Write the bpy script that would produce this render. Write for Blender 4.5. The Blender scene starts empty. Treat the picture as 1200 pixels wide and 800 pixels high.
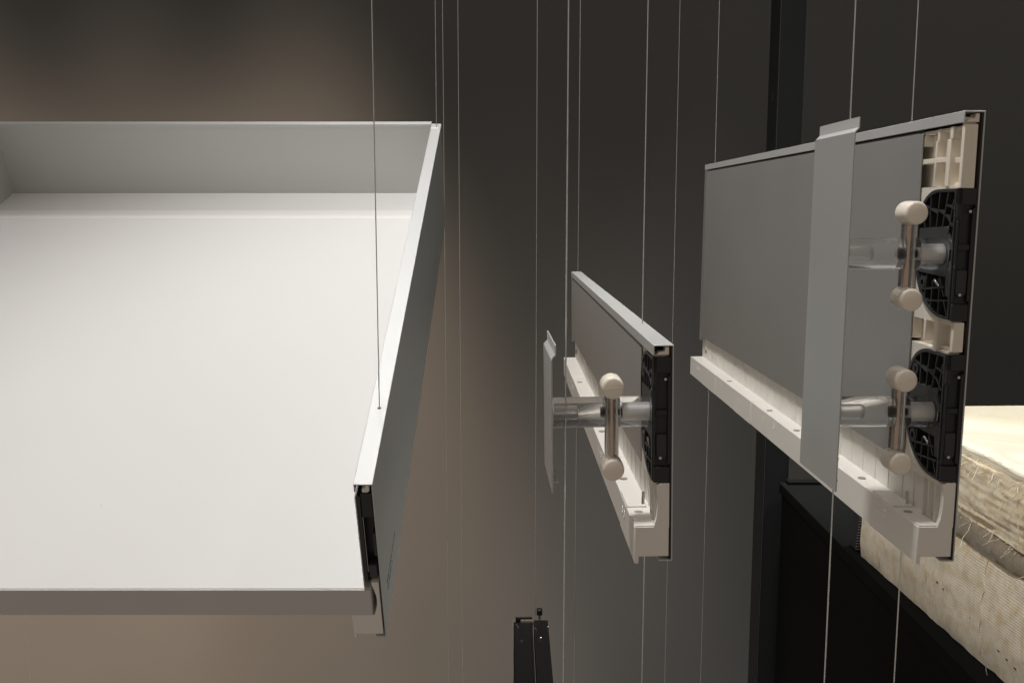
import bpy, bmesh, math, random
from mathutils import Vector, Matrix, noise
random.seed(7)
S = bpy.context.scene
C = S.collection
PI = math.pi
# ---------------------------------------------------------------- camera
CZ = 1.45                         # eye height of the photographer
F = 1138.2                        # focal length in pixels of the 1200 px wide photograph
PITCH = 0.1353
cam_d = bpy.data.cameras.new('camera'); cam = bpy.data.objects.new('camera', cam_d); C.objects.link(cam)
cam.location = (0, 0, CZ); cam.rotation_euler = (PI/2 - PITCH, 0, 0)
cam_d.sensor_width = 36; cam_d.lens = 36*F/1200; cam_d.clip_start = 0.02; cam_d.clip_end = 100
S.camera = cam
# ---------------------------------------------------------------- light
w = bpy.data.worlds.new('World'); S.world = w; w.use_nodes = True
bg = w.node_tree.nodes['Background']; bg.inputs[0].default_value = (1.0, 0.86, 0.735, 1); bg.inputs[1].default_value = 0.235
def spot(name, loc, target, watt, col, size, blend, radius):
    d = bpy.data.lights.new(name, 'SPOT'); o = bpy.data.objects.new(name, d); C.objects.link(o)
    loc = Vector(loc) + Vector((0, 0, CZ)); target = Vector(target) + Vector((0, 0, CZ))
    o.location = loc; o.rotation_euler = (target - loc).to_track_quat('-Z', 'Y').to_euler()
    d.energy = watt; d.color = col; d.spot_size = math.radians(size); d.spot_blend = blend; d.shadow_soft_size = radius
    return o
spot('ceiling_spot_over_drawer', (-0.30, 1.66, 1.32), (-0.15, 0.90, -0.2), 17, (1.0, 0.98, 0.965), 84, 0.6, 0.06)
spot('ceiling_spot_over_profiles', (-0.20, 0.62, 1.32), (0.16, 0.70, -0.1), 66, (1.0, 0.985, 0.965), 86, 0.75, 0.08)
spot('ceiling_spot_over_mattress', (1.05, 1.20, 1.25), (0.78, 0.95, -0.3), 95, (1.0, 0.96, 0.87), 62, 0.6, 0.05)
for wx, ww, wz, wc in ((-0.50, 1500, -2.0, (1.0, 0.72, 0.52)), (-0.88, 1050, -2.0, (1.0, 0.72, 0.52)), (-1.30, 1400, -2.0, (1.0, 0.72, 0.52)), (-1.72, 1500, -2.0, (1.0, 0.72, 0.52)),
                       (0.02, 320, -3.2, (1.0, 0.82, 0.66)), (0.42, 480, -3.6, (1.0, 0.90, 0.79))):
    spot('wall_spot', (wx, 1.45, 2.40), (wx, 2.30, wz), ww, wc, 25.2, 0.85, 0.09)
S.view_settings.view_transform = 'Standard'; S.view_settings.look = 'None'; S.view_settings.exposure = 0; S.view_settings.gamma = 1
S.render.engine = 'CYCLES'
S.cycles.max_bounces = 14; S.cycles.transmission_bounces = 12; S.cycles.transparent_max_bounces = 12

# ---------------------------------------------------------------- helpers
mm = 0.001
def ray(u, v):
    a = (u-600)/F; b = -(v-400)/F; c, s = math.cos(PITCH), math.sin(PITCH)
    return Vector((a, c+b*s, -s+b*c))
def at(u, v, Y):                  # the point seen at a pixel, at distance Y from the photographer
    r = ray(u, v); return r*(Y/r.y) + Vector((0, 0, CZ))
MATS = {}
def mat(name, col, rough=0.5, metal=0.0, bump=0.0, scale=200.0, var=0.0, spec=0.5, trans=0.0, ior=1.45, sheen=0.0, stretch=(1, 1, 1), vscale=None):
    m = bpy.data.materials.new(name); m.use_nodes = True; nt = m.node_tree; b = nt.nodes['Principled BSDF']
    b.inputs['Base Color'].default_value = (*col, 1); b.inputs['Roughness'].default_value = rough
    b.inputs['Metallic'].default_value = metal; b.inputs['Specular IOR Level'].default_value = spec
    b.inputs['Transmission Weight'].default_value = trans; b.inputs['IOR'].default_value = ior
    b.inputs['Sheen Weight'].default_value = sheen
    if bump or var:
        tc = nt.nodes.new('ShaderNodeTexCoord'); mp = nt.nodes.new('ShaderNodeMapping'); mp.inputs['Scale'].default_value = stretch
        nt.links.new(tc.outputs['Object'], mp.inputs['Vector'])
    if bump:
        n = nt.nodes.new('ShaderNodeTexNoise'); n.inputs['Scale'].default_value = scale; n.inputs['Detail'].default_value = 3
        nt.links.new(mp.outputs[0], n.inputs['Vector'])
        bp = nt.nodes.new('ShaderNodeBump'); bp.inputs['Strength'].default_value = bump; bp.inputs['Distance'].default_value = 0.0006
        nt.links.new(n.outputs['Fac'], bp.inputs['Height']); nt.links.new(bp.outputs[0], b.inputs['Normal'])
    if var:
        n2 = nt.nodes.new('ShaderNodeTexNoise'); n2.inputs['Scale'].default_value = vscale or scale*0.1; n2.inputs['Detail'].default_value = 6; n2.inputs['Roughness'].default_value = 0.6
        nt.links.new(mp.outputs[0], n2.inputs['Vector'])
        mx = nt.nodes.new('ShaderNodeMix'); mx.data_type = 'RGBA'
        mx.inputs[6].default_value = (*[max(0, c*(1-var)) for c in col], 1); mx.inputs[7].default_value = (*[min(1, c*(1+var)) for c in col], 1)
        nt.links.new(n2.outputs['Fac'], mx.inputs[0]); nt.links.new(mx.outputs[2], b.inputs['Base Color'])
        mr = nt.nodes.new('ShaderNodeMapRange'); mr.inputs[3].default_value = rough*0.9; mr.inputs[4].default_value = min(1, rough*1.12)
        nt.links.new(n2.outputs['Fac'], mr.inputs[0]); nt.links.new(mr.outputs[0], b.inputs['Roughness'])
    MATS[name] = m; return m
mat('wall_paint', (0.098, 0.104, 0.106), 0.75, bump=0.25, scale=260, var=0.05, vscale=3)
mat('silver_paint', (0.58, 0.585, 0.575), 0.42, metal=0.35, bump=0.06, scale=900, var=0.02, vscale=12)
mat('silver_rim', (0.60, 0.61, 0.605), 0.44, metal=0.3, bump=0.05, scale=900, var=0.02, vscale=14)
mat('inner_paint', (0.38, 0.375, 0.365), 0.36, metal=0.5, bump=0.25, scale=14, var=0.04, vscale=8)
mat('strip_paint', (0.50, 0.505, 0.50), 0.40, metal=0.4, bump=0.15, scale=20, var=0.02, vscale=12)
mat('outer_paint', (0.52, 0.555, 0.56), 0.36, metal=0.1, bump=0.06, scale=900, var=0.03, vscale=10)
mat('white_plastic', (0.83, 0.80, 0.745), 0.42, bump=0.05, scale=500, var=0.02, vscale=30)
mat('cream_plastic', (0.83, 0.77, 0.67), 0.42, bump=0.05, scale=500, var=0.02, vscale=30)
mat('cap_plastic', (0.89, 0.82, 0.71), 0.38, bump=0.05, scale=700, var=0.03, vscale=90)
mat('pin_refraction', (0.66, 0.54, 0.45), 0.22, metal=0.75, bump=0.1, scale=300, stretch=(1, 1, 0.08), var=0.1, vscale=200)  # brown refraction of the clear pin, put into a colour
mat('black_plastic', (0.020, 0.021, 0.022), 0.36, bump=0.12, scale=1500, var=0.15, vscale=60)
mat('black_rib', (0.032, 0.034, 0.036), 0.38, bump=0.12, scale=1500, var=0.15, vscale=60)  # lighter than the bracket black: light gloss put into the colour
mat('grey_black_plastic', (0.045, 0.048, 0.052), 0.45, bump=0.15, scale=1500, var=0.1, vscale=60)
mat('laminate', (0.76, 0.755, 0.745), 0.5, bump=0.08, scale=60, var=0.018, vscale=7)
mat('light_line_and_trim', (0.90, 0.89, 0.875), 0.4, bump=0.04, scale=700)  # white of the painted light line, also for moulded marks and clips
mat('laminate_edge', (0.60, 0.59, 0.575), 0.6, bump=0.1, scale=500, var=0.05, vscale=20)
mat('acrylic', (1, 1, 1), 0.0, trans=1.0, ior=1.49)
_m = MATS['acrylic']; _nt = _m.node_tree; _tr = _nt.nodes.new('ShaderNodeBsdfTransparent'); _mx = _nt.nodes.new('ShaderNodeMixShader'); _mx.inputs[0].default_value = 0.8
_nt.links.new(_tr.outputs[0], _mx.inputs[1]); _nt.links.new(_nt.nodes['Principled BSDF'].outputs[0], _mx.inputs[2]); _nt.links.new(_mx.outputs[0], _nt.nodes['Material Output'].inputs[0])
mat('frosted_bore', (0.90, 0.90, 0.89), 0.3, metal=0.2, bump=0.3, scale=1200)
mat('steel', (0.62, 0.61, 0.59), 0.22, metal=1.0)
mat('wire_steel', (0.74, 0.78, 0.80), 0.26, metal=0.9, bump=0.8, scale=350, var=0.25, vscale=60)
mat('frosted_glass', (0.97, 0.97, 0.97), 0.35, trans=1.0, ior=1.2)
mat('dark_gap', (0.035, 0.024, 0.018), 0.6)  # painted shade for the profile gaps, also colours the grub screws
mat('post_black', (0.016, 0.0185, 0.0195), 0.5, spec=0.12, bump=0.08, scale=600, var=0.1, vscale=20)
mat('plinth_black', (0.0065, 0.0072, 0.0075), 0.6, spec=0.05, bump=0.1, scale=500, var=0.15, vscale=8)
mat('hole_black', (0.004, 0.004, 0.004), 0.8)
mat('hole_grey', (0.33, 0.30, 0.26), 0.7)
mat('runner_black', (0.012, 0.012, 0.012), 0.4, bump=0.08, scale=600)
mat('runner_edge', (0.22, 0.20, 0.17), 0.5)
mat('cover_black', (0.022, 0.023, 0.024), 0.85, bump=0.6, scale=1500)
mat('thread', (0.78, 0.70, 0.53), 0.8)
mat('grey_thread', (0.45, 0.44, 0.42), 0.6)
mat('zip_grey', (0.16, 0.16, 0.155), 0.5)
mat('print_dark', (0.03, 0.033, 0.033), 0.7)

def new_bm(): return bmesh.new()
def bx(bm, x0, x1, y0, y1, z0, z1):
    """box given in millimetres"""
    v = [bm.verts.new((x*mm, y*mm, z*mm)) for x in (x0, x1) for y in (y0, y1) for z in (z0, z1)]
    for f in ((0, 1, 3, 2), (4, 6, 7, 5), (0, 4, 5, 1), (2, 3, 7, 6), (0, 2, 6, 4), (1, 5, 7, 3)):
        bm.faces.new([v[i] for i in f])
def bar(bm, p, q, wd, x0, x1):
    """rib lying in the y-z plane between p and q (mm), wd wide, from x0 to x1"""
    (y0, z0), (y1, z1) = p, q
    L = math.hypot(y1-y0, z1-z0) or 1; ny, nz = -(z1-z0)/L*wd/2, (y1-y0)/L*wd/2
    prism_yz(bm, [(y0+ny, z0+nz), (y0-ny, z0-nz), (y1-ny, z1-nz), (y1+ny, z1+nz)], x0, x1)
def prism_yz(bm, pts, x0, x1):
    a = [bm.verts.new((x0*mm, y*mm, z*mm)) for y, z in pts]; b = [bm.verts.new((x1*mm, y*mm, z*mm)) for y, z in pts]
    n = len(pts); bm.faces.new(a); bm.faces.new(b[::-1])
    for i in range(n): bm.faces.new([a[i], b[i], b[(i+1) % n], a[(i+1) % n]])
def prism_xz(bm, pts, y0, y1):
    a = [bm.verts.new((x*mm, y0*mm, z*mm)) for x, z in pts]; b = [bm.verts.new((x*mm, y1*mm, z*mm)) for x, z in pts]
    n = len(pts); bm.faces.new(a); bm.faces.new(b[::-1])
    for i in range(n): bm.faces.new([a[i], b[i], b[(i+1) % n], a[(i+1) % n]])
def cyl(bm, p, q, r, n=24, r2=None, cap=True):
    """cylinder between two points (mm)"""
    p = Vector(p)*mm; q = Vector(q)*mm; r *= mm; r2 = r if r2 is None else r2*mm
    d = (q-p).normalized(); u = d.orthogonal().normalized(); v = d.cross(u)
    A = [bm.verts.new(p + (u*math.cos(t)+v*math.sin(t))*r) for t in (2*PI*i/n for i in range(n))]
    B = [bm.verts.new(q + (u*math.cos(t)+v*math.sin(t))*r2) for t in (2*PI*i/n for i in range(n))]
    for i in range(n): bm.faces.new([A[i], A[(i+1) % n], B[(i+1) % n], B[i]])
    if cap: bm.faces.new(A[::-1]); bm.faces.new(B)
def ring(bm, c, r0, r1, x0, x1, n=20, a0=0, a1=2*PI):
    """ring or arc standing proud along x, centred at (y, z)"""
    full = abs(a1-a0-2*PI) < 1e-6; k = n if full else n+1
    P = []
    for i in range(k):
        t = a0+(a1-a0)*i/n
        P.append([bm.verts.new((x*mm, (c[0]+r*math.cos(t))*mm, (c[1]+r*math.sin(t))*mm)) for x, r in ((x0, r0), (x0, r1), (x1, r1), (x1, r0))])
    for i in range(n):
        a, b = P[i], P[(i+1) % k]
        for j in range(4): bm.faces.new([a[j], a[(j+1) % 4], b[(j+1) % 4], b[j]])
    if not full: bm.faces.new(P[0]); bm.faces.new(P[-1][::-1])
def obj(name, bm, m, parent=None, bevel=0.0, smooth=False, seg=2):
    bmesh.ops.recalc_face_normals(bm, faces=bm.faces)
    me = bpy.data.meshes.new(name); bm.to_mesh(me); bm.free(); me.materials.append(MATS[m])
    o = bpy.data.objects.new(name, me); C.objects.link(o)
    if parent: o.parent = parent
    if smooth:
        me.shade_smooth()
        me.set_sharp_from_angle(angle=math.radians(38))
    if bevel:
        md = o.modifiers.new('bevel', 'BEVEL'); md.width = bevel*mm; md.segments = seg; md.limit_method = 'ANGLE'; md.angle_limit = math.radians(40)
        md.harden_normals = False
        me.shade_smooth(); me.set_sharp_from_angle(angle=math.radians(60))
    return o
def inst(o, parent, loc=(0, 0, 0)):
    c = o.copy(); C.objects.link(c); c.parent = parent; c.location = Vector(loc)*mm; return c
def tag(o, label, cat, group=None):
    o['label'] = label; o['category'] = cat
    if group: o['group'] = group
    return o
def empty(name, loc, rot=(0, 0, 0)):
    e = bpy.data.objects.new(name, None); C.objects.link(e); e.location = loc; e.rotation_mode = 'XYZ'; e.rotation_euler = rot; e.empty_display_size = 0.05
    return e
def rotmat(yaw, pit, rol):
    return Matrix.Rotation(yaw, 3, 'Z') @ Matrix.Rotation(pit, 3, 'X') @ Matrix.Rotation(rol, 3, 'Y')

# ---------------------------------------------------------------- setting: the dark exhibition wall
YW = 2.30
bm = new_bm(); bx(bm, -6000, 6000, YW*1000, YW*1000+120, -1450+1450, 4200)
wall = obj('wall', bm, 'wall_paint'); wall['kind'] = 'structure'

# ---------------------------------------------------------------- drawer side profiles
T = 12.8; G = 19.5
def d_outline(inset=0.0, y0=3.2):
    """rounded outline of the black front bracket in (y, z), centre z = 0, 80 mm tall"""
    pts = []
    hz = 39.5-inset; ym = 54-inset
    pts.append((y0+inset, -hz)); 
    for i in range(11):
        t = -PI/2 + (PI/2)*i/10; pts.append((ym-43+43*math.cos(t), -hz+35+35*math.sin(t)))
    for i in range(11):
        t = (PI/2)*i/10; pts.append((ym-26+26*math.cos(t), hz-21+21*math.sin(t)))
    pts.append((y0+inset, hz))
    return pts
def bracket(parent, zc):
    """black front bracket: cell floor, rim, ribs, centre plate, bosses and front body"""
    bm = new_bm(); prism_yz(bm, d_outline(1.0), -6.4, -4.2)
    b = obj('front_bracket', bm, 'black_plastic', parent); b.location = (0, 0, zc*mm)
    bm = new_bm()                                           # rim
    o, i = d_outline(0), d_outline(1.7); n = len(o)
    for k in range(n):
        j = (k+1) % n
        V = [bm.verts.new((x*mm, p[0]*mm, p[1]*mm)) for x in (-T, -4.0) for p in (o[k], o[j], i[j], i[k])]
        for f in ((0, 1, 2, 3), (4, 7, 6, 5), (0, 4, 5, 1), (3, 2, 6, 7), (1, 5, 6, 2), (0, 3, 7, 4)): bm.faces.new([V[q] for q in f])
    bmesh.ops.remove_doubles(bm, verts=bm.verts, dist=1e-6)
    obj('bracket_rim', bm, 'black_rib', b)
    bm = new_bm()                                           # plate the spacer is screwed to
    prism_yz(bm, [(50.0, -13), (52.2, -6), (52.2, 15), (12, 17), (9, 9), (5.2, 7), (5.2, 3), (10.5, 3), (10.5, -4), (5.2, -4), (5.2, -26), (10.5, -26), (12, -14)], -T+0.5, -6.6)
    obj('centre_plate', bm, 'grey_black_plastic', b, bevel=0.4)
    ribs = [((46, 15), (49, 31)), ((40, 15.5), (41, 37.8)), ((33, 16), (31, 37.8)), ((26.5, 16), (22, 37.8)), ((20, 12), (16, 33)),
            ((48, 30), (33, 25)), ((32.4, 27), (22, 23)), ((24, 30), (15, 28)), ((22, 23), (16, 17)),
            ((46, -14), (47, -24)), ((40, -14), (42, -37.0)), ((33, -17), (34, -37.6)), ((26, -14), (25, -37.8)), ((47, -24), (20, -20)),
            ((43, -31), (16, -28)), ((26, -14), (20, -26)), ((20, -28), (16, -37))]
    fy = lambda y: 54-(54-y)*1.25
    for p, q in ribs:
        p, q = (fy(p[0]), p[1]), (fy(q[0]), q[1])
        ins = lambda y, z: y < 53-(0 if abs(z) < 3 else (43*(1-math.sqrt(max(0, 1-((z+4)/35)**2))) if z < -4 else (26*(1-math.sqrt(max(0, 1-((z-18)/21)**2))) if z > 18 else 0)))
        ok = [k/20 for k in range(21) if ins(p[0]+(q[0]-p[0])*k/20, p[1]+(q[1]-p[1])*k/20)]
        if len(ok) < 4: continue
        p, q = [(p[0]+(q[0]-p[0])*t_, p[1]+(q[1]-p[1])*t_) for t_ in (ok[0], ok[-1])]
        bm = new_bm(); bar(bm, p, q, 1.1, -T+0.25, -6.6); obj('rib', bm, 'black_rib', b)
    for yy, zz in ((44.5, 24.0), (42.5, -19.5)):
        bm = new_bm(); ring(bm, (yy, zz), 2.0, 4.2, -T+0.1, -6.6); obj('screw_boss', bm, 'black_rib', b, smooth=True)
    bm = new_bm(); cyl(bm, (-T+1.0, 26, -17), (-T+1.0, 19, -20.5), 1.0, 10); obj('adjusting_screw', bm, 'steel', b, smooth=True)
    bm = new_bm()                                           # body that shows at the open front end
    bx(bm, -T+3.0, -1.6, 3.0, 12.8, -39.8, 39.8)
    bx(bm, -T+0.2, -10.0, 0.2, 3.1, 22, 39.9)
    bx(bm, -T+0.2, -2.0, 0.2, 3.0, 30, 39.9)
    bx(bm, -T+0.6, -2.2, 0.4, 3.0, -40, -30)
    bx(bm, -3.4, -1.8, 0.4, 3.0, -28, 28); bx(bm, -T+0.6, -11.0, 0.6, 3.0, -28, 20)
    bx(bm, -10.8, -3.6, 0.9, 3.0, 3, 6.5)
    obj('front_body', bm, 'black_plastic', b, bevel=0.35)
    bm = new_bm()
    pts = [(-10.6, -9)] + [(-7.0+3.4*math.cos(t), -22+3.6*math.sin(t)) for t in [PI+PI*k/10 for k in range(11)]] + [(-3.6, -9)]
    prism_xz(bm, pts, 1.2, 3.0); obj('latch_pocket', bm, 'black_rib', b, bevel=0.5)
    for zz in (-24, 26):
        bm = new_bm(); cyl(bm, (-8+3*(zz > 0), 0.0, zz), (-8+3*(zz > 0), 2.9, zz), 0.9, 12); obj('screw_head', bm, 'steel', b, smooth=True)
    return b
def glyph(parent, ch, x, y, z, h):
    bm = new_bm()
    if ch == 'C': ring(bm, (y, z), h*0.30, h*0.42, x-0.3, x+0.3, 14, math.radians(45), math.radians(315))
    elif ch == 'L':
        bx(bm, x-0.3, x+0.3, y-h*0.02, y+h*0.10, z-h*0.4, z+h*0.4); bx(bm, x-0.3, x+0.3, y-h*0.3, y-h*0.02, z-h*0.4, z-h*0.28)
    else: bx(bm, x-0.3, x+0.3, y-0.5, y+0.5, z-h*0.4, z+h*0.4)
    return obj('moulded_mark', bm, 'light_line_and_trim', parent)
def ledge_segments(parent, L, breaks, xr=-2.3):
    out = []
    for k in range(len(breaks)-1):
        a, b = breaks[k]+(0.35 if k else 0), breaks[k+1]-0.35
        dx = (0, 0.5, -0.1, 0.35, 0.0, 0.3)[k % 6]; dz = (0, -0.5, 0.0, -0.4, 0.0, -0.3)[k % 6]
        bm = new_bm()
        prof = [(-24+dx, -4.6), (-21.4+dx, -4.6), (-21.2+dx, 0), (xr, 0), (xr, G+dz), (-24+dx, G+dz)]
        prism_xz(bm, prof, a, b)
        s = obj('ledge', bm, 'white_plastic', parent, bevel=0.45); out.append(s)
        if k:                                               # raised joint collar and notch at the joint
            bm = new_bm(); bx(bm, -23.7, xr-0.4, a-1.2, a+0.6, -3.0, G-0.9); obj('joint', bm, 'white_plastic', s)
    return out
def ledge_detail(seg, L):
    """stepped top, holes painted as grey discs and moulded marks of the white ledge"""
    bm = new_bm(); bx(bm, -23.6, -10.4, 40, 75.2, G-0.3, G+1.3); obj('raised_pad', bm, 'white_plastic', seg[0], bevel=0.3)
    bm = new_bm(); bx(bm, -23.4, -10.6, 0.5, 21, G-0.3, G+0.9); obj('raised_pad', bm, 'white_plastic', seg[0], bevel=0.3)
    for y, s in ((31, seg[0]), (112, seg[1]), (168, seg[1]), (268, seg[1]), (355, seg[1]), (520, seg[-2])):
        bm = new_bm(); cyl(bm, (-17.2, y, G-0.6), (-17.2, y, G+0.08), 2.9, 20); obj('painted_hole', bm, 'hole_grey', s, smooth=True)  # grey disc in place of a hole, its shade put into the colour
    for ch, y, s in (('C', 62, seg[0]), ('C', 52, seg[0]), ('L', 352, seg[1]), ('C', 318, seg[1]), ('L', 232, seg[1]), ('C', 214, seg[1])):
        glyph(s, ch, -24+(0.5 if s is seg[1] else 0), y, 11.5, 6.5)
    for y, s in ((455, seg[2]), (448, seg[2]), (540, seg[3]), (532, seg[3]), (590, seg[3]), (583, seg[3]), (665, seg[-1]), (656, seg[-1])):
        glyph(s, 'I', -24+(0.35 if s is seg[3] else 0), y, 11, 5)
def side_profile(name, H, L, zbr, origin, yaw, rol, label):
    t = empty(name, Vector(origin)*mm + Vector((0, 0, CZ)))
    t.rotation_euler = rotmat(yaw, 0, rol).to_euler(); tag(t, label, 'metal profile', 'drawer side profiles hung on wires')
    bm = new_bm()                                           # outer skin with its hook at the foot
    prism_xz(bm, [(0, -3), (0, H-0.6), (-0.75, H-0.6), (-0.75, -2.2), (-8.6, -2.2), (-8.6, -3)], 0, L)
    obj('outer_sheet', bm, 'outer_paint', t)
    bm = new_bm(); bx(bm, -1.9, -0.85, 0.6, L-1, -2.0, H-1.2); obj('gap_shade', bm, 'dark_gap', t)  # dark sheet painting the shade in the gap behind the outer skin
    bm = new_bm()                                           # folded top rim
    prism_xz(bm, [(0.05, H-1.4), (0.05, H), (-T, H), (-T, H-6.8), (-T+0.8, H-6.8), (-T+0.8, H-0.8), (-0.7, H-0.8), (-0.7, H-1.4)], -0.05, L)
    obj('top_rim', bm, 'silver_rim', t, bevel=0.3)
    bm = new_bm()                                           # inner skin, rolled over at its top edge
    prism_xz(bm, [(-T+0.3, 47.5), (-T+0.3, H-10.2), (-T+1.5, H-8.0), (-T+4.5, H-7.4), (-T+4.5, H-8.2), (-T+2.1, H-8.8), (-T+1.1, H-10.4), (-T+1.1, 47.5)], 55, L-15)
    obj('inner_sheet', bm, 'inner_paint', t, bevel=0.15)
    bm = new_bm(); bx(bm, -T+0.05, -T+1.0, L-14.6, L-0.2, 42.5, H-7.4); obj('end_strip', bm, 'inner_paint', t, bevel=0.2)
    bm = new_bm(); bx(bm, -8.4, -7.4, 60, L-10, H-9.2, H-1.0); obj('rim_gap_shade', bm, 'dark_gap', t)  # dark sheet painting the shadow gap under the rim
    bm = new_bm(); bx(bm, -T+0.9, -9.0, 57, 62, H-11.0, H-7.0); obj('clip', bm, 'black_plastic', t)
    # white plastic core
    bm = new_bm(); bx(bm, -8.2, -2.3, 26, L-2, G-1.0, 52); web = obj('web', bm, 'white_plastic', t)
    bm = new_bm()                                           # rounded front end of the web
    pts = [(-2.2, G-0.4), (-12.0, G-0.4), (-10.8, G+3)] + [(-10.2+1.0*math.sin(k/6*PI), G+5+k*3.6) for k in range(7)] + [(-7.5, 47.6), (-2.2, 47.6)]
    prism_xz(bm, pts, 0, 4); obj('web_end', bm, 'white_plastic', web)
    bm = new_bm(); bx(bm, -4.6, -2.3, 4, 26, G-0.6, 48); obj('web_floor', bm, 'white_plastic', web)
    bm = new_bm(); bx(bm, -0.45, 0, 0, 1.4, 0, 30); rib0 = obj('web_rib', bm, 'white_plastic', web); rib0.location = (-8.2*mm, 44*mm, G*mm)
    y = 62
    while y < L-10: inst(rib0, web, (-8.2, y, G)); y += 24
    for y in (9, 18, 26): 
        r = inst(rib0, web, (-8.1, y, G)); r.scale = (5, 1.0, 0.93)
    bm = new_bm(); cyl(bm, (-12.5, 44, G+1.0), (-11.6, 47, G+9), 1.1, 14); obj('locating_pin', bm, 'steel', t, smooth=True)
    bm = new_bm(); cyl(bm, (-9.6, L-26, 30), (-8.0, L-26, 30), 3.0, 16); obj('screw_hole', bm, 'hole_grey', web, smooth=True)
    # core behind and round the brackets
    bm = new_bm()
    bx(bm, -5.2, -2.2, 13, 110, 47.7, H-7.2); bx(bm, -5.2, -2.2, 4.3, 13, 229.4 if H > 200 else H-12, H-7.2)
    core = obj('core_frame', bm, 'cream_plastic', t)
    for zc in zbr:
        bm = new_bm(); ol = d_outline(-0.25, 4.0); hb, ht = -43.0, 41.2
        ou = [(y, hb) if k < 6 else ((60, -16+(k-6)*3) if k < 12 else ((60, max(14, z)) if k < 16 else (y, ht))) for k, (y, z) in enumerate(ol)]
        ou[4] = (40, hb); ou[5] = (52, hb); ou[6] = (60, hb); ou[7] = (60, -36); ou[8] = (60, -28); ou[15] = (60, 30); ou[16] = (60, 36); ou[17] = (60, ht)
        nn = len(ol)
        F = [[bm.verts.new((x*mm, p[0]*mm, (p[1]+zc)*mm)) for p in pp] for x, pp in ((-T+1.7, ol), (-T+1.7, ou), (-4.0, ol), (-4.0, ou))]
        for k in range(nn-1):
            for a, b2 in ((0, 1), (1, 3), (3, 2), (2, 0)): bm.faces.new([F[a][k], F[a][k+1], F[b2][k+1], F[b2][k]])
        for k in (0, nn-1): bm.faces.new([F[0][k], F[1][k], F[3][k], F[2][k]])
        obj('bracket_bed', bm, 'cream_plastic', core)
        bracket(t, zc)
    bm = new_bm(); prism_yz(bm, [(60, 51.5), (60, 46), (46, 44.5), (24, 44), (22, 47.6), (36, 50), (50, 60)], -T+1.2, -4); obj('bed_lip', bm, 'cream_plastic', core, bevel=0.5)
    bm = new_bm()                                           # plug in the hollow of the rim
    prism_xz(bm, [(-2.6, H-1.4), (-2.6, H-6.5), (-10.6, H-6.5), (-9.0, H-4.6), (-5.4, H-4.2), (-4.8, H-1.4)], 1.5, 9)
    obj('end_plug', bm, 'cap_plastic', t, bevel=0.3)
    seg = ledge_segments(t, L, [0, 76, 400, 470, 560, 633, L]); ledge_detail(seg, L)
    return t, core

LP = 712
mid, _ = side_profile('metal_profile', 135.5, LP, [88], (101.86, 593.44, -218.33), 0.0106, -0.0143,
    'low silver drawer side profile with one black front bracket, hung on wires')
tall, core = side_profile('metal_profile', 273.4, LP, [88, 188.5], (277.35, 585.37, -215.95), 0.0178, 0.0073,
    'tall silver drawer side profile with two black front brackets and cream grid core')
# cream grid of the tall profile: above the upper bracket and between the brackets
def cell_ribs(items):
    for (y0, y1, z0, z1, x) in items:
        bm = new_bm(); bx(bm, x, -3.7, y0, y1, z0, z1); obj('grid_rib', bm, 'cream_plastic', core, bevel=0.35)
HT = 273.4
cell_ribs([(0.2, 3.8, 228.3, 265.6, -T+1.0), (16.5, 21.5, 229.6, 258, -T+0.9), (14.6, 18.4, 258.1, 265.4, -T+1.0), (36.4, 38.6, 229.8, 258, -T+1.4), (33.0, 36.3, 258.1, 265.4, -T+1.4),
           (38.7, 60, 244.5, 247.6, -T+1.4), (21.6, 36.3, 244.5, 247.6, -T+1.4), (3.9, 16.4, 243.6, 247.0, -T+4.0), (3.9, 14.5, 229.4, 231.8, -T+4.0),
           (3.9, 14.5, 262.6, 265.2, -T+3.0), (18.5, 32.9, 263.0, 265.2, -T+1.8), (36.4, 60, 263.0, 265.2, -T+1.8), (55.0, 60, 256, 262.9, -T+1.6),
           (0.4, 4.2, 129.4, 147.6, -T+2.6), (17.6, 22.4, 126, 150.8, -T+0.6), (36.4, 38.8, 131.5, 146, -T+1.4), (55, 60, 131.5, 146, -T+1.5),
           (4.3, 17.5, 145.4, 147.6, -T+3.6), (4.3, 17.5, 129.2, 131.8, -T+3.6)])
bm = new_bm(); bx(bm, -T+2.0, -3.4, 3.9, 4.5, 262, 270); obj('front_wall', bm, 'cap_plastic', core)

# ---------------------------------------------------------------- clear spacers, capped pins and cover strips
def spacer(parent_obj, xs, xe, xr, yt, zt, label):
    """two clear rods with frosted bores on either side of a capped pin"""
    t = empty('acrylic_spacer', (0, 0, 0)); t.matrix_world = parent_obj.matrix_basis @ Matrix.Translation((0, yt*mm, zt*mm))
    tag(t, label, 'spacer', 'clear spacers between profile and cover strip')
    for a, b, ba, bb in ((xs, xr-4.6, xs+0.4, xs+15.5), (xr+4.6, xe, xr+6.5, xe-0.4)):
        bm = new_bm(); cyl(bm, (a, 0, 0), (b, 0, 0), 9.8, 64); rod = obj('clear_rod', bm, 'acrylic', t, smooth=True)
        md = rod.modifiers.new('bevel', 'BEVEL'); md.width = 0.35*mm; md.segments = 2; md.limit_method = 'ANGLE'; md.angle_limit = math.radians(60)
        bm = new_bm(); rb = 3.0 if a == xs else 4.0; cyl(bm, (ba, 0, 0), (bb, 0, 0), rb, 32); cyl(bm, (bb-0.02, 0, 0), (bb+1.0, 0, 0), rb, 32, rb*0.7); obj('threaded_bore', bm, 'frosted_glass' if a == xs else 'frosted_bore', rod, smooth=True)
    for sx in (-1, 1):
        bm = new_bm(); cyl(bm, (xr+sx*3.9, 0, 0), (xr+sx*7.4, 0, 0), 2.4, 16); obj('grub_screw', bm, 'dark_gap', t, smooth=True)
    return t
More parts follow.
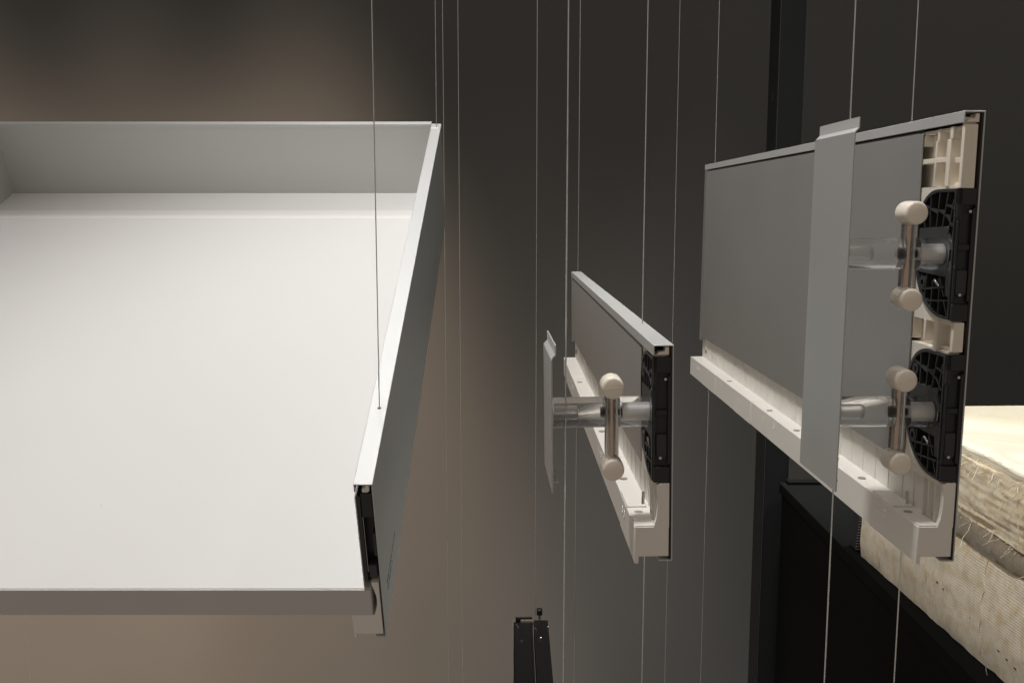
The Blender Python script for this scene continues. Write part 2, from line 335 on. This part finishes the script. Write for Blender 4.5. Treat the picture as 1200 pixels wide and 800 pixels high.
def capped_pin(parent_obj, xr, yt, zt, label, slot):
    t = empty('capped_pin', (0, 0, 0)); t.matrix_world = parent_obj.matrix_basis @ Matrix.Translation((xr*mm, yt*mm, zt*mm))
    tag(t, label, 'pin', 'clear pins with beige caps')
    bm = new_bm(); cyl(bm, (0, -0.5, -21), (0, -0.5, 21), 4.5, 40); obj('clear_rod', bm, 'acrylic', t, smooth=True)
    bm = new_bm(); cyl(bm, (0, -0.5, -20.8), (0, -0.5, 20.8), 1.9, 24); obj('refraction_core', bm, 'pin_refraction', t, smooth=True)  # added brown core, stands in for refraction inside the clear rod
    for k, sz in enumerate((1, -1)):
        bm = new_bm()
        z = sz*26.4; R0 = 7.1
        prof = [(-11.5, 0.001), (-11.5, R0-1.7), (-11.25, R0-0.9), (-10.7, R0-0.3), (-9.8, R0), (-1, R0+0.15), (4.5, R0+0.15), (5.6, R0-0.3), (6.2, R0-1.3), (6.2, 0.001)]
        n = 36; rows = [[bm.verts.new((r*math.cos(2*PI*i/n)*mm, y*mm, (z+r*math.sin(2*PI*i/n))*mm)) for i in range(n)] for y, r in prof]
        for a, b in zip(rows, rows[1:]):
            for i in range(n): bm.faces.new([a[i], a[(i+1) % n], b[(i+1) % n], b[i]])
        cap = obj('cap', bm, 'cap_plastic', t, smooth=True)
        if k == 0 and slot is not None:
            bm = new_bm(); bx(bm, -5.6, 5.6, -11.72, -11.3, -0.25, 0.25)
            bmesh.ops.rotate(bm, verts=bm.verts, cent=(0, 0, 0), matrix=Matrix.Rotation(-slot, 3, 'Y'))
            s = obj('seam', bm, 'cream_plastic', cap); s.location = (0, 0, z*mm)
    return t
def cover_strip(parent_obj, x, y0, y1, z0, z1, yaw, label):
    t = empty('cover_strip', (0, 0, 0)); t.matrix_world = parent_obj.matrix_basis @ Matrix.Translation((x*mm, y0*mm, 0)) @ Matrix.Rotation(yaw, 4, 'Z')
    tag(t, label, 'metal strip', 'bent metal cover strips')
    wd = y1-y0
    bm = new_bm()
    prism_xz(bm, [(0, z0), (0, z1), (0.9, z1+0.2), (0.9, z0)], 0, wd); obj('face_sheet', bm, 'strip_paint', t, bevel=0.12)
    bm = new_bm()
    prism_xz(bm, [(0, z1+0.2), (2.6, z1+3.0), (2.6, z1+9.2), (3.4, z1+9.2), (3.4, z1+2.6), (0.9, z1+0.2)], 0.6, wd-0.6); obj('bent_tab', bm, 'silver_rim', t, bevel=0.15)
    bm = new_bm(); bx(bm, 1.0, 5.0, 10, wd-10, z0+4, z0+5.2); obj('foot_hook', bm, 'silver_paint', t)
    return t
YT = 18
spacer(mid, -74.6, -12.2, -36.6, YT, 90.3, 'clear acrylic spacer joined to the low profile')
spacer(tall, -73.0, -12.2, -33.5, YT, 188.4, 'upper clear acrylic spacer on the tall profile')
spacer(tall, -73.0, -12.2, -33.5, YT, 89.0, 'lower clear acrylic spacer on the tall profile')
capped_pin(mid, -36.6, YT, 81.0, 'beige capped clear pin standing across the spacer of the low profile', 0.03)
capped_pin(tall, -34.0, YT, 187.0, 'beige capped clear pin across the upper spacer of the tall profile', None)
capped_pin(tall, -34.0, YT, 84.0, 'beige capped clear pin across the lower spacer of the tall profile', 0.5)
cover_strip(mid, -75.8, 6, 80, 40.5, 126.4, 0.02, 'narrow short grey metal strip beside the low profile, seen edge-on')
cover_strip(tall, -74.4, 8, 80, 39.5, 260.8, 0.0, 'tall pale grey metal strip with bent top tab before the tall profile')

# ---------------------------------------------------------------- the drawer
HD, LD, BD, WD = 141.8, 746.9, 44.9, 592.0
drawer = empty('drawer', Vector((-93.29, 685.03, -312.18))*mm + Vector((0, 0, CZ))); drawer.rotation_euler = rotmat(0.0007, 0.4044, 0).to_euler()
tag(drawer, 'tilted open drawer with white bottom board and silver metal sides', 'drawer')
def drawer_side(xo, s):
    """side of the drawer; xo outer face, s = 1 for the right-hand one and -1 for its mirror"""
    X = lambda x: xo + s*x
    def pr(pts, y0, y1, name, m, parent, bevel=0.0):
        bm = new_bm(); prism_xz(bm, [(X(x), z) for x, z in pts], y0, y1); return obj(name, bm, m, parent, bevel)
    H, L = HD, LD
    o = pr([(0, -3), (0, H-0.6), (-0.75, H-0.6), (-0.75, -2.2), (-8, -2.2), (-8, -3)], 0, L, 'side_sheet', 'outer_paint', drawer)
    pr([(0.05, H-1.4), (0.05, H), (-T, H), (-T, H-6.8), (-T+0.8, H-6.8), (-T+0.8, H-0.8), (-0.7, H-0.8), (-0.7, H-1.4)], -0.05, L, 'top_rim', 'silver_rim', o, 0.3)
    pr([(-T-0.1, BD+0.2), (-T-0.1, H-10.5), (-T+1.5, H-8.6), (-T+1.5, H-9.6), (-T+0.7, H-11), (-T+0.7, BD+0.2)], 0.2, L-1, 'inner_sheet', 'silver_paint', o, 0.1)
    pr([(-24, -4.2), (-22, -4.2), (-21.6, 0), (-2.2, 0), (-2.2, BD+7), (-7.6, BD+7)] + [(-7.2+2.6*math.sin(k/8*PI), BD+4-k*(BD+4-G)/8) for k in range(9)] + [(-24, G)], 0.3, L-1, 'ledge', 'white_plastic', o, 0.3)
    b = pr([(-T+0.9, BD+0.5), (-T+0.9, H-10.8), (-1.2, H-7.6), (-1.2, BD+7.2), (-7.8, BD+7.2), (-8.4, BD+0.5)], 10, 60, 'bracket', 'black_plastic', o)
    pr([(-T+0.9, BD+8), (-T+0.9, H-11.2), (-T+3.4, H-11.2), (-T+3.4, BD+8)], 0.8, 10, 'bracket_wall', 'black_rib', o, 0.3)
    pr([(-T+3.5, H-30), (-T+3.5, H-9.0), (-1.4, H-9.0), (-1.4, H-30)], 1.4, 9.9, 'bracket_block', 'black_plastic', o, 0.5)
    pr([(-T+4.2, BD+10), (-T+4.2, BD+22), (-2.4, BD+22), (-2.4, BD+10)], 2.0, 9.9, 'bracket_block', 'grey_black_plastic', o, 0.8)
    pr([(-3.6, BD+30), (-3.6, H-46), (-1.5, H-46), (-1.5, BD+30)], 3.0, 9.9, 'bracket_block', 'grey_black_plastic', o, 0.4)
    bm = new_bm(); cyl(bm, (X(-9.0), 2.2, BD+16), (X(-9.0), 2.2, H-22), 0.35, 8); obj('spring_wire', bm, 'steel', o, smooth=True)
    pr([(-2.6, H-1.6), (-2.6, H-6.8), (-4.2, H-8.0), (-7.6, H-8.0), (-7.6, H-5.2), (-5.4, H-4.4), (-4.8, H-1.6)], 1.2, 9, 'end_plug', 'white_plastic', o, 0.3)
    pr([(-T-0.1, H-0.9), (-T-0.1, H+0.18), (-2.8, H+0.18), (-2.8, H-0.9)], L-20, L-15.5, 'corner_clip', 'light_line_and_trim', o)
    return o
side_r = drawer_side(0, 1)
side_l = drawer_side(-WD-T, -1)
bm = new_bm(); bx(bm, -WD-T+8.4, -8.4, 1.6, LD-2.4, G+0.4, BD)
base = obj('bottom_board', bm, 'laminate', drawer, bevel=0.4)
bm = new_bm(); bx(bm, -WD-T+8.4, -8.6, 0.0, 1.5, G+0.4, BD-0.25); obj('edge_band', bm, 'laminate_edge', base, bevel=0.3)
bm = new_bm(); bx(bm, -WD+0.3, -T-0.4, 658, 684, BD-0.5, BD+0.3); obj('painted_light_line', bm, 'light_line_and_trim', base, bevel=0.3)  # whiter strip painting the bright line at the back panel's shadow edge
bm = new_bm(); bx(bm, -WD-0.4, -T+0.4, LD-2, LD-1.1, BD-14, HD-0.4); back = obj('back_panel', bm, 'silver_paint', drawer)
bm = new_bm(); prism_yz(bm, [(LD-2.3, HD-4.4), (LD-2.3, HD+0.1), (LD+9, HD+0.1), (LD+9, HD-9), (LD+8, HD-9), (LD+8, HD-0.8), (LD-1.4, HD-0.8), (LD-1.4, HD-4.4)], -WD+0.3, -T-0.4)
obj('back_rim', bm, 'silver_rim', back, bevel=0.35)
bm = new_bm(); cyl(bm, (-5.6, 88.8, HD-0.3), (-5.6, 88.8, HD+0.06), 1.5, 16); obj('wire_hole', bm, 'hole_black', side_r)
y = 78.0; k = 0                                             # small dark print near the foot of the outer face: too small to read, two lines of characters
while y > 20:
    for row, (z0, ya) in enumerate(((27.5, 90), (21.0, 56))):
        if y < ya and random.random() < 0.9:
            h = random.choice((2.6, 3.2, 3.6)); wdt = random.uniform(0.9, 1.9)
            bm = new_bm(); bx(bm, -0.1, 0.06, y, y+wdt, z0, z0+h)
            if random.random() < 0.5: bx(bm, -0.1, 0.06, y-0.9, y-0.05, z0, z0+1.0)
            obj('printed_character', bm, 'print_dark', side_r)
    y -= random.choice((2.9, 3.1, 3.4, 5.2))

# ---------------------------------------------------------------- hanging wires
def wire(x, y, z0, z1, label, r=0.42):
    bm = new_bm(); cyl(bm, (0, 0, 0), (0, 0, (z1-z0)/mm), r, 10)
    o = obj('steel_wire', bm, 'wire_steel', None, smooth=True); o.location = (x, y, z0)
    return tag(o, label, 'wire', 'thin steel display wires')
TOP = CZ + 1.5; BOT = CZ - 1.45
def loc(o, x, y, z): return o.matrix_basis @ Vector((x*mm, y*mm, z*mm))
p = loc(drawer, -5.6, 88.8, HD); wire(p.x, p.y, p.z-0.004, TOP, 'steel wire fixed to the front of the drawer rim')
p = loc(drawer, -5.6, 733, HD); wire(p.x, p.y, p.z-0.004, TOP, 'steel wire fixed to the rear corner of the drawer')
p = loc(mid, -4.3, 107, 130); wire(p.x, p.y, p.z, TOP, 'steel wire rising from the front of the low profile rim')
q = at(754.2, 700, 0.652); p = loc(mid, -10, 60, 4); wire(q.x, q.y, BOT, p.z, 'steel wire hanging under the front of the low profile ledge')
p = loc(mid, -4.3, 706, 135); wire(p.x, p.y, BOT, TOP, 'steel wire through the rear end of the low profile')
p = loc(mid, -66, 20, 90); wire(p.x, p.y, BOT, TOP, 'steel wire running behind the short metal strip and its clear rod', 0.5)
p = loc(tall, -6.4, 88, 268); wire(p.x, p.y, p.z, TOP, 'steel wire rising from the front of the tall profile rim')
q = at(1053.2, 700, 0.630); p = loc(tall, -16, 45, 4); wire(q.x, q.y, BOT, p.z, 'steel wire hanging under the front of the tall profile ledge')
p = loc(tall, -6.4, 682, 273); wire(p.x, p.y, BOT, TOP, 'steel wire through the rear end of the tall profile')
q = at(996.2, 143, 0.632); wire(q.x, q.y, BOT, TOP, 'steel wire running behind the tall bent metal strip', 0.5)
for u, v, Y, lab in ((518.5, 0, 1.72, 'faint steel wire close past the rear drawer corner'), (536.5, 0, 1.78, 'faint steel wire beside the one past the drawer corner'),
                     (797, 0, 1.70, 'faint steel wire passing behind the low profile'), (33, 760, 1.85, 'faint steel wire seen below the drawer')):
    q = at(u, v, Y)
    wire(q.x, q.y, BOT, q.z+0.12 if v > 700 else TOP, lab, 0.48)

# ---------------------------------------------------------------- black runner below
ry = 1.32; zr = at(620, 726, ry).z
runner = empty('drawer_runner', (at(601, 726, ry).x, ry, zr)); tag(runner, 'black metal drawer runner hanging low on a wire', 'runner')
wR = (at(642, 726, ry).x - at(601, 726, ry).x)*1000
bm = new_bm(); bx(bm, 0.9, wR*0.56, -560, 0, -34, -3); bx(bm, 2.5, wR*0.5, -555, -6, -3.2, -1.2); obj('rail', bm, 'runner_black', runner, bevel=0.5)
bm = new_bm(); bx(bm, wR*0.60, wR, -560, 0, -30, 0); obj('guide', bm, 'runner_black', runner, bevel=0.6)
bm = new_bm(); bx(bm, 0, 0.8, -560, 0.4, -34, 0.3); obj('edge_flange', bm, 'runner_edge', runner)
bm = new_bm(); bx(bm, 11, wR*0.56, -6, -2, -2, 1.8); obj('end_stop', bm, 'runner_edge', runner, bevel=0.4)
bm = new_bm(); bx(bm, 4, wR*0.55, -2, 1, -6, 4.5); obj('end_plate', bm, 'runner_black', runner, bevel=0.4)
bm = new_bm(); cyl(bm, (wR*0.76, 0, -1), (wR*0.76, 0, 8), 1.8, 14); obj('stud', bm, 'runner_edge', runner, smooth=True)
bm = new_bm(); bx(bm, wR*0.76-4, wR*0.76+4, -4, 4, 8, 17); obj('knob', bm, 'runner_black', runner, bevel=1.2)
for x, y in ((wR*0.76, -60), (wR-0.6, -24)):
    bm = new_bm(); bmesh.ops.create_uvsphere(bm, u_segments=16, v_segments=8, radius=1.9*mm); bmesh.ops.translate(bm, verts=bm.verts, vec=(x*mm, y*mm, 0)); obj('screw', bm, 'steel', runner, smooth=True)
bm = new_bm(); cyl(bm, (12, -66, -1.4), (12, -66, -0.6), 3.0, 16); obj('screw', bm, 'steel', runner, smooth=True)
bm = new_bm()
for a, b in (((wR*0.58, -6, -1), (wR*0.58, -22, -0.5)), ((wR*0.58, -22, -0.5), (wR*0.66, -34, 0.6)), ((5, -14, -0.5), (8, -26, -0.5))): cyl(bm, a, b, 1.0, 8)
obj('spring', bm, 'steel', runner, smooth=True)
wire(runner.location.x+wR*0.76*mm-0.006, ry, zr+0.006, TOP, 'faint steel wire holding up the black runner')

# ---------------------------------------------------------------- black post with slots
px, py = 0.437, 1.64
post = empty('display_post', (px, py, 0)); tag(post, 'square black upright post with a column of slots', 'post')
bm = new_bm(); bx(bm, 0, 44, 0, 60, 0, 3200); obj('tube', bm, 'post_black', post, bevel=1.2)
for k, v in enumerate((115, 222, 330, 438, 582, 690, 790)):
    zz = at(880, v, py+0.03).z*1000
    bm = new_bm(); bx(bm, -0.25, 0.4, 24, 38, zz-6.5, zz+6.5); obj('slot', bm, 'hole_black', post, bevel=0.2)
bm = new_bm(); bx(bm, 0.6, 1.4, -1.4, -0.2, 0, 3200); bx(bm, 42.4, 43.2, -1.4, -0.2, 0, 3200); obj('painted_edge_light', bm, 'grey_black_plastic', post)  # paler strips painting the light caught on the post edges

# ---------------------------------------------------------------- black plinth and the cut-open mattress on it
ZP = CZ - 0.467
plinth = empty('plinth', (0.462, 0.35, 0)); tag(plinth, 'low black display plinth under the mattress', 'plinth')
bm = new_bm(); bx(bm, 4, 1500, 4, 1275, 0, ZP*1000-18); obj('plinth_body', bm, 'plinth_black', plinth, bevel=0.8)
bm = new_bm(); bx(bm, 0, 1504, 0, 1280, ZP*1000-17.6, ZP*1000); obj('plinth_top', bm, 'plinth_black', plinth, bevel=1.2)
bm = new_bm(); bx(bm, 10, 1504, 1262, 1279, ZP*1000-0.4, ZP*1000+6); obj('back_strip', bm, 'plinth_black', plinth, bevel=1.0)

def fabric(name, c1, c2, wave, rough=0.9, bump=0.6, dist=0.001, blotch=14.0, rib_axis='z', thr=(0.42, 0.62)):
    m = bpy.data.materials.new(name); m.use_nodes = True; nt = m.node_tree; b = nt.nodes['Principled BSDF']
    b.inputs['Roughness'].default_value = rough; b.inputs['Specular IOR Level'].default_value = 0.15; b.inputs['Sheen Weight'].default_value = 0.2
    tc = nt.nodes.new('ShaderNodeTexCoord')
    n = nt.nodes.new('ShaderNodeTexNoise'); n.inputs['Scale'].default_value = blotch; n.inputs['Detail'].default_value = 8; n.inputs['Roughness'].default_value = 0.68
    nt.links.new(tc.outputs['Object'], n.inputs['Vector'])
    mr = nt.nodes.new('ShaderNodeMapRange'); mr.inputs[1].default_value = thr[0]; mr.inputs[2].default_value = thr[1]; nt.links.new(n.outputs['Fac'], mr.inputs[0])
    mx = nt.nodes.new('ShaderNodeMix'); mx.data_type = 'RGBA'; mx.inputs[6].default_value = (*c1, 1); mx.inputs[7].default_value = (*c2, 1)
    nt.links.new(mr.outputs[0], mx.inputs[0])
    wv = nt.nodes.new('ShaderNodeTexWave'); wv.bands_direction = 'Z' if rib_axis == 'z' else 'Y'; wv.inputs['Scale'].default_value = wave; wv.inputs['Distortion'].default_value = 0.9; wv.inputs['Detail'].default_value = 2
    wv.inputs['Detail Scale'].default_value = 2
    nt.links.new(tc.outputs['Object'], wv.inputs['Vector'])
    wv2 = nt.nodes.new('ShaderNodeTexWave'); wv2.bands_direction = 'Y'; wv2.inputs['Scale'].default_value = wave*0.8; wv2.inputs['Distortion'].default_value = 1.2
    nt.links.new(tc.outputs['Object'], wv2.inputs['Vector'])
    ad = nt.nodes.new('ShaderNodeMath'); ad.operation = 'MULTIPLY_ADD'; ad.inputs[1].default_value = 0.45; nt.links.new(wv2.outputs['Fac'], ad.inputs[0]); nt.links.new(wv.outputs['Fac'], ad.inputs[2])
    bp = nt.nodes.new('ShaderNodeBump'); bp.inputs['Strength'].default_value = bump; bp.inputs['Distance'].default_value = dist
    nt.links.new(ad.outputs[0], bp.inputs['Height']); nt.links.new(bp.outputs[0], b.inputs['Normal'])
    m2 = nt.nodes.new('ShaderNodeMix'); m2.data_type = 'RGBA'; m2.blend_type = 'MULTIPLY'; m2.inputs[0].default_value = 0.2
    nt.links.new(mx.outputs[2], m2.inputs[6]); nt.links.new(wv.outputs['Color'], m2.inputs[7]); nt.links.new(m2.outputs[2], b.inputs['Base Color'])
    MATS[name] = m
fabric('ticking', (0.74, 0.60, 0.39), (0.87, 0.79, 0.64), 105, bump=0.4, dist=0.0005, blotch=70, thr=(0.36, 0.56))
fabric('batting', (0.76, 0.62, 0.42), (0.90, 0.81, 0.64), 320, bump=0.12, dist=0.0005, blotch=70)
fabric('felt', (0.26, 0.21, 0.15), (0.38, 0.32, 0.24), 300, bump=0.1, dist=0.0004, blotch=260, thr=(0.3, 0.7))
fabric('cover', (0.80, 0.74, 0.58), (0.84, 0.80, 0.67), 110, bump=0.25, dist=0.0006, blotch=8)

mat_yaw = math.radians(2.57)
mattress = empty('mattress', (0.4708, 1.285, ZP), (0, 0, mat_yaw)); tag(mattress, 'thick cut-open cream mattress showing straw, felt and woven layers, on black plinth', 'mattress')
# local frame: x to the right, y towards the far end (0 = far end), z up, millimetres
def layer(name, m, x0, z0, z1, yfar0, yfar1, bulge, amp, seed, round_top=0.0, ny=150, nz=16, strata=0.0):
    """a slab whose cut left side and far end are uneven; modelled with a fine left side"""
    bm = new_bm()
    rows = []
    Lm = 820
    for k in range(nz+1):
        t = k/nz; z = z0+(z1-z0)*t
        row = []
        yf = yfar0+(yfar1-yfar0)*t
        for i in range(ny+1):
            y = -Lm + (Lm+yf)*i/ny
            nn = noise.fractal(Vector((y*0.018, z*0.03, seed)), 1.0, 2.0, 4)*amp + noise.noise(Vector((y*0.16, z*0.2, seed+9)))*amp*0.35
            if strata: nn += strata*noise.fractal(Vector((y*0.012, z*0.22, seed+4)), 0.9, 2.0, 3)
            x = x0 - bulge*math.sin(PI*t) + nn
            zz = z
            if round_top and t > 0.72: x += round_top*((t-0.72)/0.28)**2
            if i > ny-4: x += (1-math.cos((i-ny+4)/4*PI/2))*7
            if k in (0, nz): zz += noise.noise(Vector((y*0.03, seed, 3)))*amp*0.8
            row.append(bm.verts.new((x*mm, y*mm, zz*mm)))
        row.append(bm.verts.new((900*mm, yf*mm, z*mm)))
        rows.append(row)
    for a, b in zip(rows, rows[1:]):
        for i in range(len(a)-1): bm.faces.new([a[i], a[i+1], b[i+1], b[i]])
    far = [bm.verts.new((900*mm, -Lm*mm, z*mm)) for z in (z0, z1)]
    bm.faces.new(rows[-1]+[far[1]]); bm.faces.new((rows[0]+[far[0]])[::-1])
    o = obj(name, bm, m, mattress); o.data.shade_smooth(); o.data.set_sharp_from_angle(angle=math.radians(70)); return o
def wx_at(y, z):                   # where the woven side lies, for stitches and seams
    t = (z-1)/116; n_ = noise.fractal(Vector((y*0.018, z*0.03, 1.3)), 1.0, 2.0, 4)*2.0 + noise.noise(Vector((y*0.16, z*0.2, 10.3)))*0.77
    return 2 - 4*math.sin(PI*t) + n_
layer('woven_layer', 'ticking', 2, 1, 117, 0, -26, 4, 2.0, 1.3)
layer('felt_layer', 'felt', -1, 116, 144, -26, -33, 1.5, 2.6, 5.1, nz=8)
layer('batting_layer', 'batting', -1, 143, 206, -33, -55, 2, 3.0, 8.7, nz=36, strata=1.4)
layer('top_cover', 'cover', 3, 205, 217.5, -55, -70, 1, 3.0, 12.4, round_top=22, nz=8)
# loose threads along the torn edges: uncountable
bm = new_bm()
def thread(bm, p, d, L, r, n=5):
    p = Vector(p); d = Vector(d).normalized(); 
    for k in range(n):
        q = p + d*(L/n); cyl(bm, p, q, r, 5, cap=False); p = q
        d = (d + Vector((random.uniform(-.35, .3), random.uniform(-.5, .5), random.uniform(-.55, .2)))).normalized()
for k in range(300):
    y = random.uniform(-720, -60)
    thread(bm, (2+random.uniform(-1, 3), y, 206+random.uniform(-3, 3)), (-0.5, random.uniform(-1, 1), random.uniform(-1.2, -0.1)), random.uniform(6, 26), random.uniform(0.15, 0.32), 4)
for k in range(90):
    y = random.uniform(-720, -60); z = random.uniform(146, 205)
    thread(bm, (-4+random.uniform(-1, 2), y, z), (-0.25, random.choice((-1, 1)), random.uniform(-0.35, 0.35)), random.uniform(4, 11), random.uniform(0.15, 0.3), 3)
for k in range(60):
    y = random.uniform(-720, -40)
    thread(bm, (0, y, 143+random.uniform(-4, 6)), (-0.6, random.uniform(-1, 1), random.uniform(-0.8, 0.5)), random.uniform(5, 22), random.uniform(0.15, 0.3), 4)
fr = obj('loose_threads', bm, 'thread', mattress); fr['kind'] = 'stuff'
for y, z, L, d, m in ((-392, 199, 48, (-0.5, 0.45, -0.5), 'thread'), (-398, 200, 46, (-0.5, -0.15, -0.9), 'thread'), (-250, 143, 40, (-0.4, -0.9, -0.2), 'thread'),
                   (-300, 140, 60, (-0.4, -0.8, -0.1), 'thread'), (-420, 128, 46, (-0.5, 0.9, -0.25), 'thread'), (-352, 14, 30, (-0.6, -0.3, -0.9), 'grey_thread'), (-470, 4, 40, (-0.9, -0.6, 0.1), 'grey_thread')):
    bm = new_bm(); thread(bm, (-3, y, z), d, L, 0.38, 9); obj('hanging_thread', bm, m, mattress, smooth=True)
# stitches: a dark dashed line running down the woven side
for k in range(22):
    t = k/21; y = -165-300*t; z = 62-48*t
    if k in (3, 4, 7, 8, 9, 11, 12, 13, 17, 18): continue
    bm = new_bm(); x_ = wx_at(y, z); bx(bm, x_-0.5, x_+1, y-1.7, y+1.7, z-0.6, z+0.6); obj('stitch', bm, 'print_dark', mattress)
for y in (-80, -210, -330, -430, -540):                     # upright seams of the quilting
    bm = new_bm()
    for k in range(13):
        z = 8+k*8; cyl(bm, (wx_at(y, z)-0.1, y+2*math.sin(z), z), (wx_at(y, z+8)-0.1, y+2*math.sin(z+8), z+8), 0.55, 6)
    obj('seam', bm, 'ticking', mattress, smooth=True)
# black end cover with a zip along the mattress edge
bm = new_bm(); prism_yz(bm, [(1.5, 0.6), (26, 0.6), (-2, 190), (-31, 190)], 3, 880); obj('end_cover', bm, 'cover_black', mattress, bevel=2.0)
for k in range(26):
    z = 4+k*4.2; bm = new_bm(); bx(bm, 2.0, 9, 1.0-z*0.2, 2.6-z*0.2, z-0.6, z+0.6); obj('zip_tooth', bm, 'zip_grey', mattress)

# a few specks on the white board
for x, y in ((-235, 92), (-330, 55), (-180, 120)):
    bm = new_bm(); cyl(bm, (x, y, BD-0.1), (x+0.3, y, BD+0.05), random.uniform(0.35, 0.6), 8); obj('speck', bm, 'hole_grey', base)
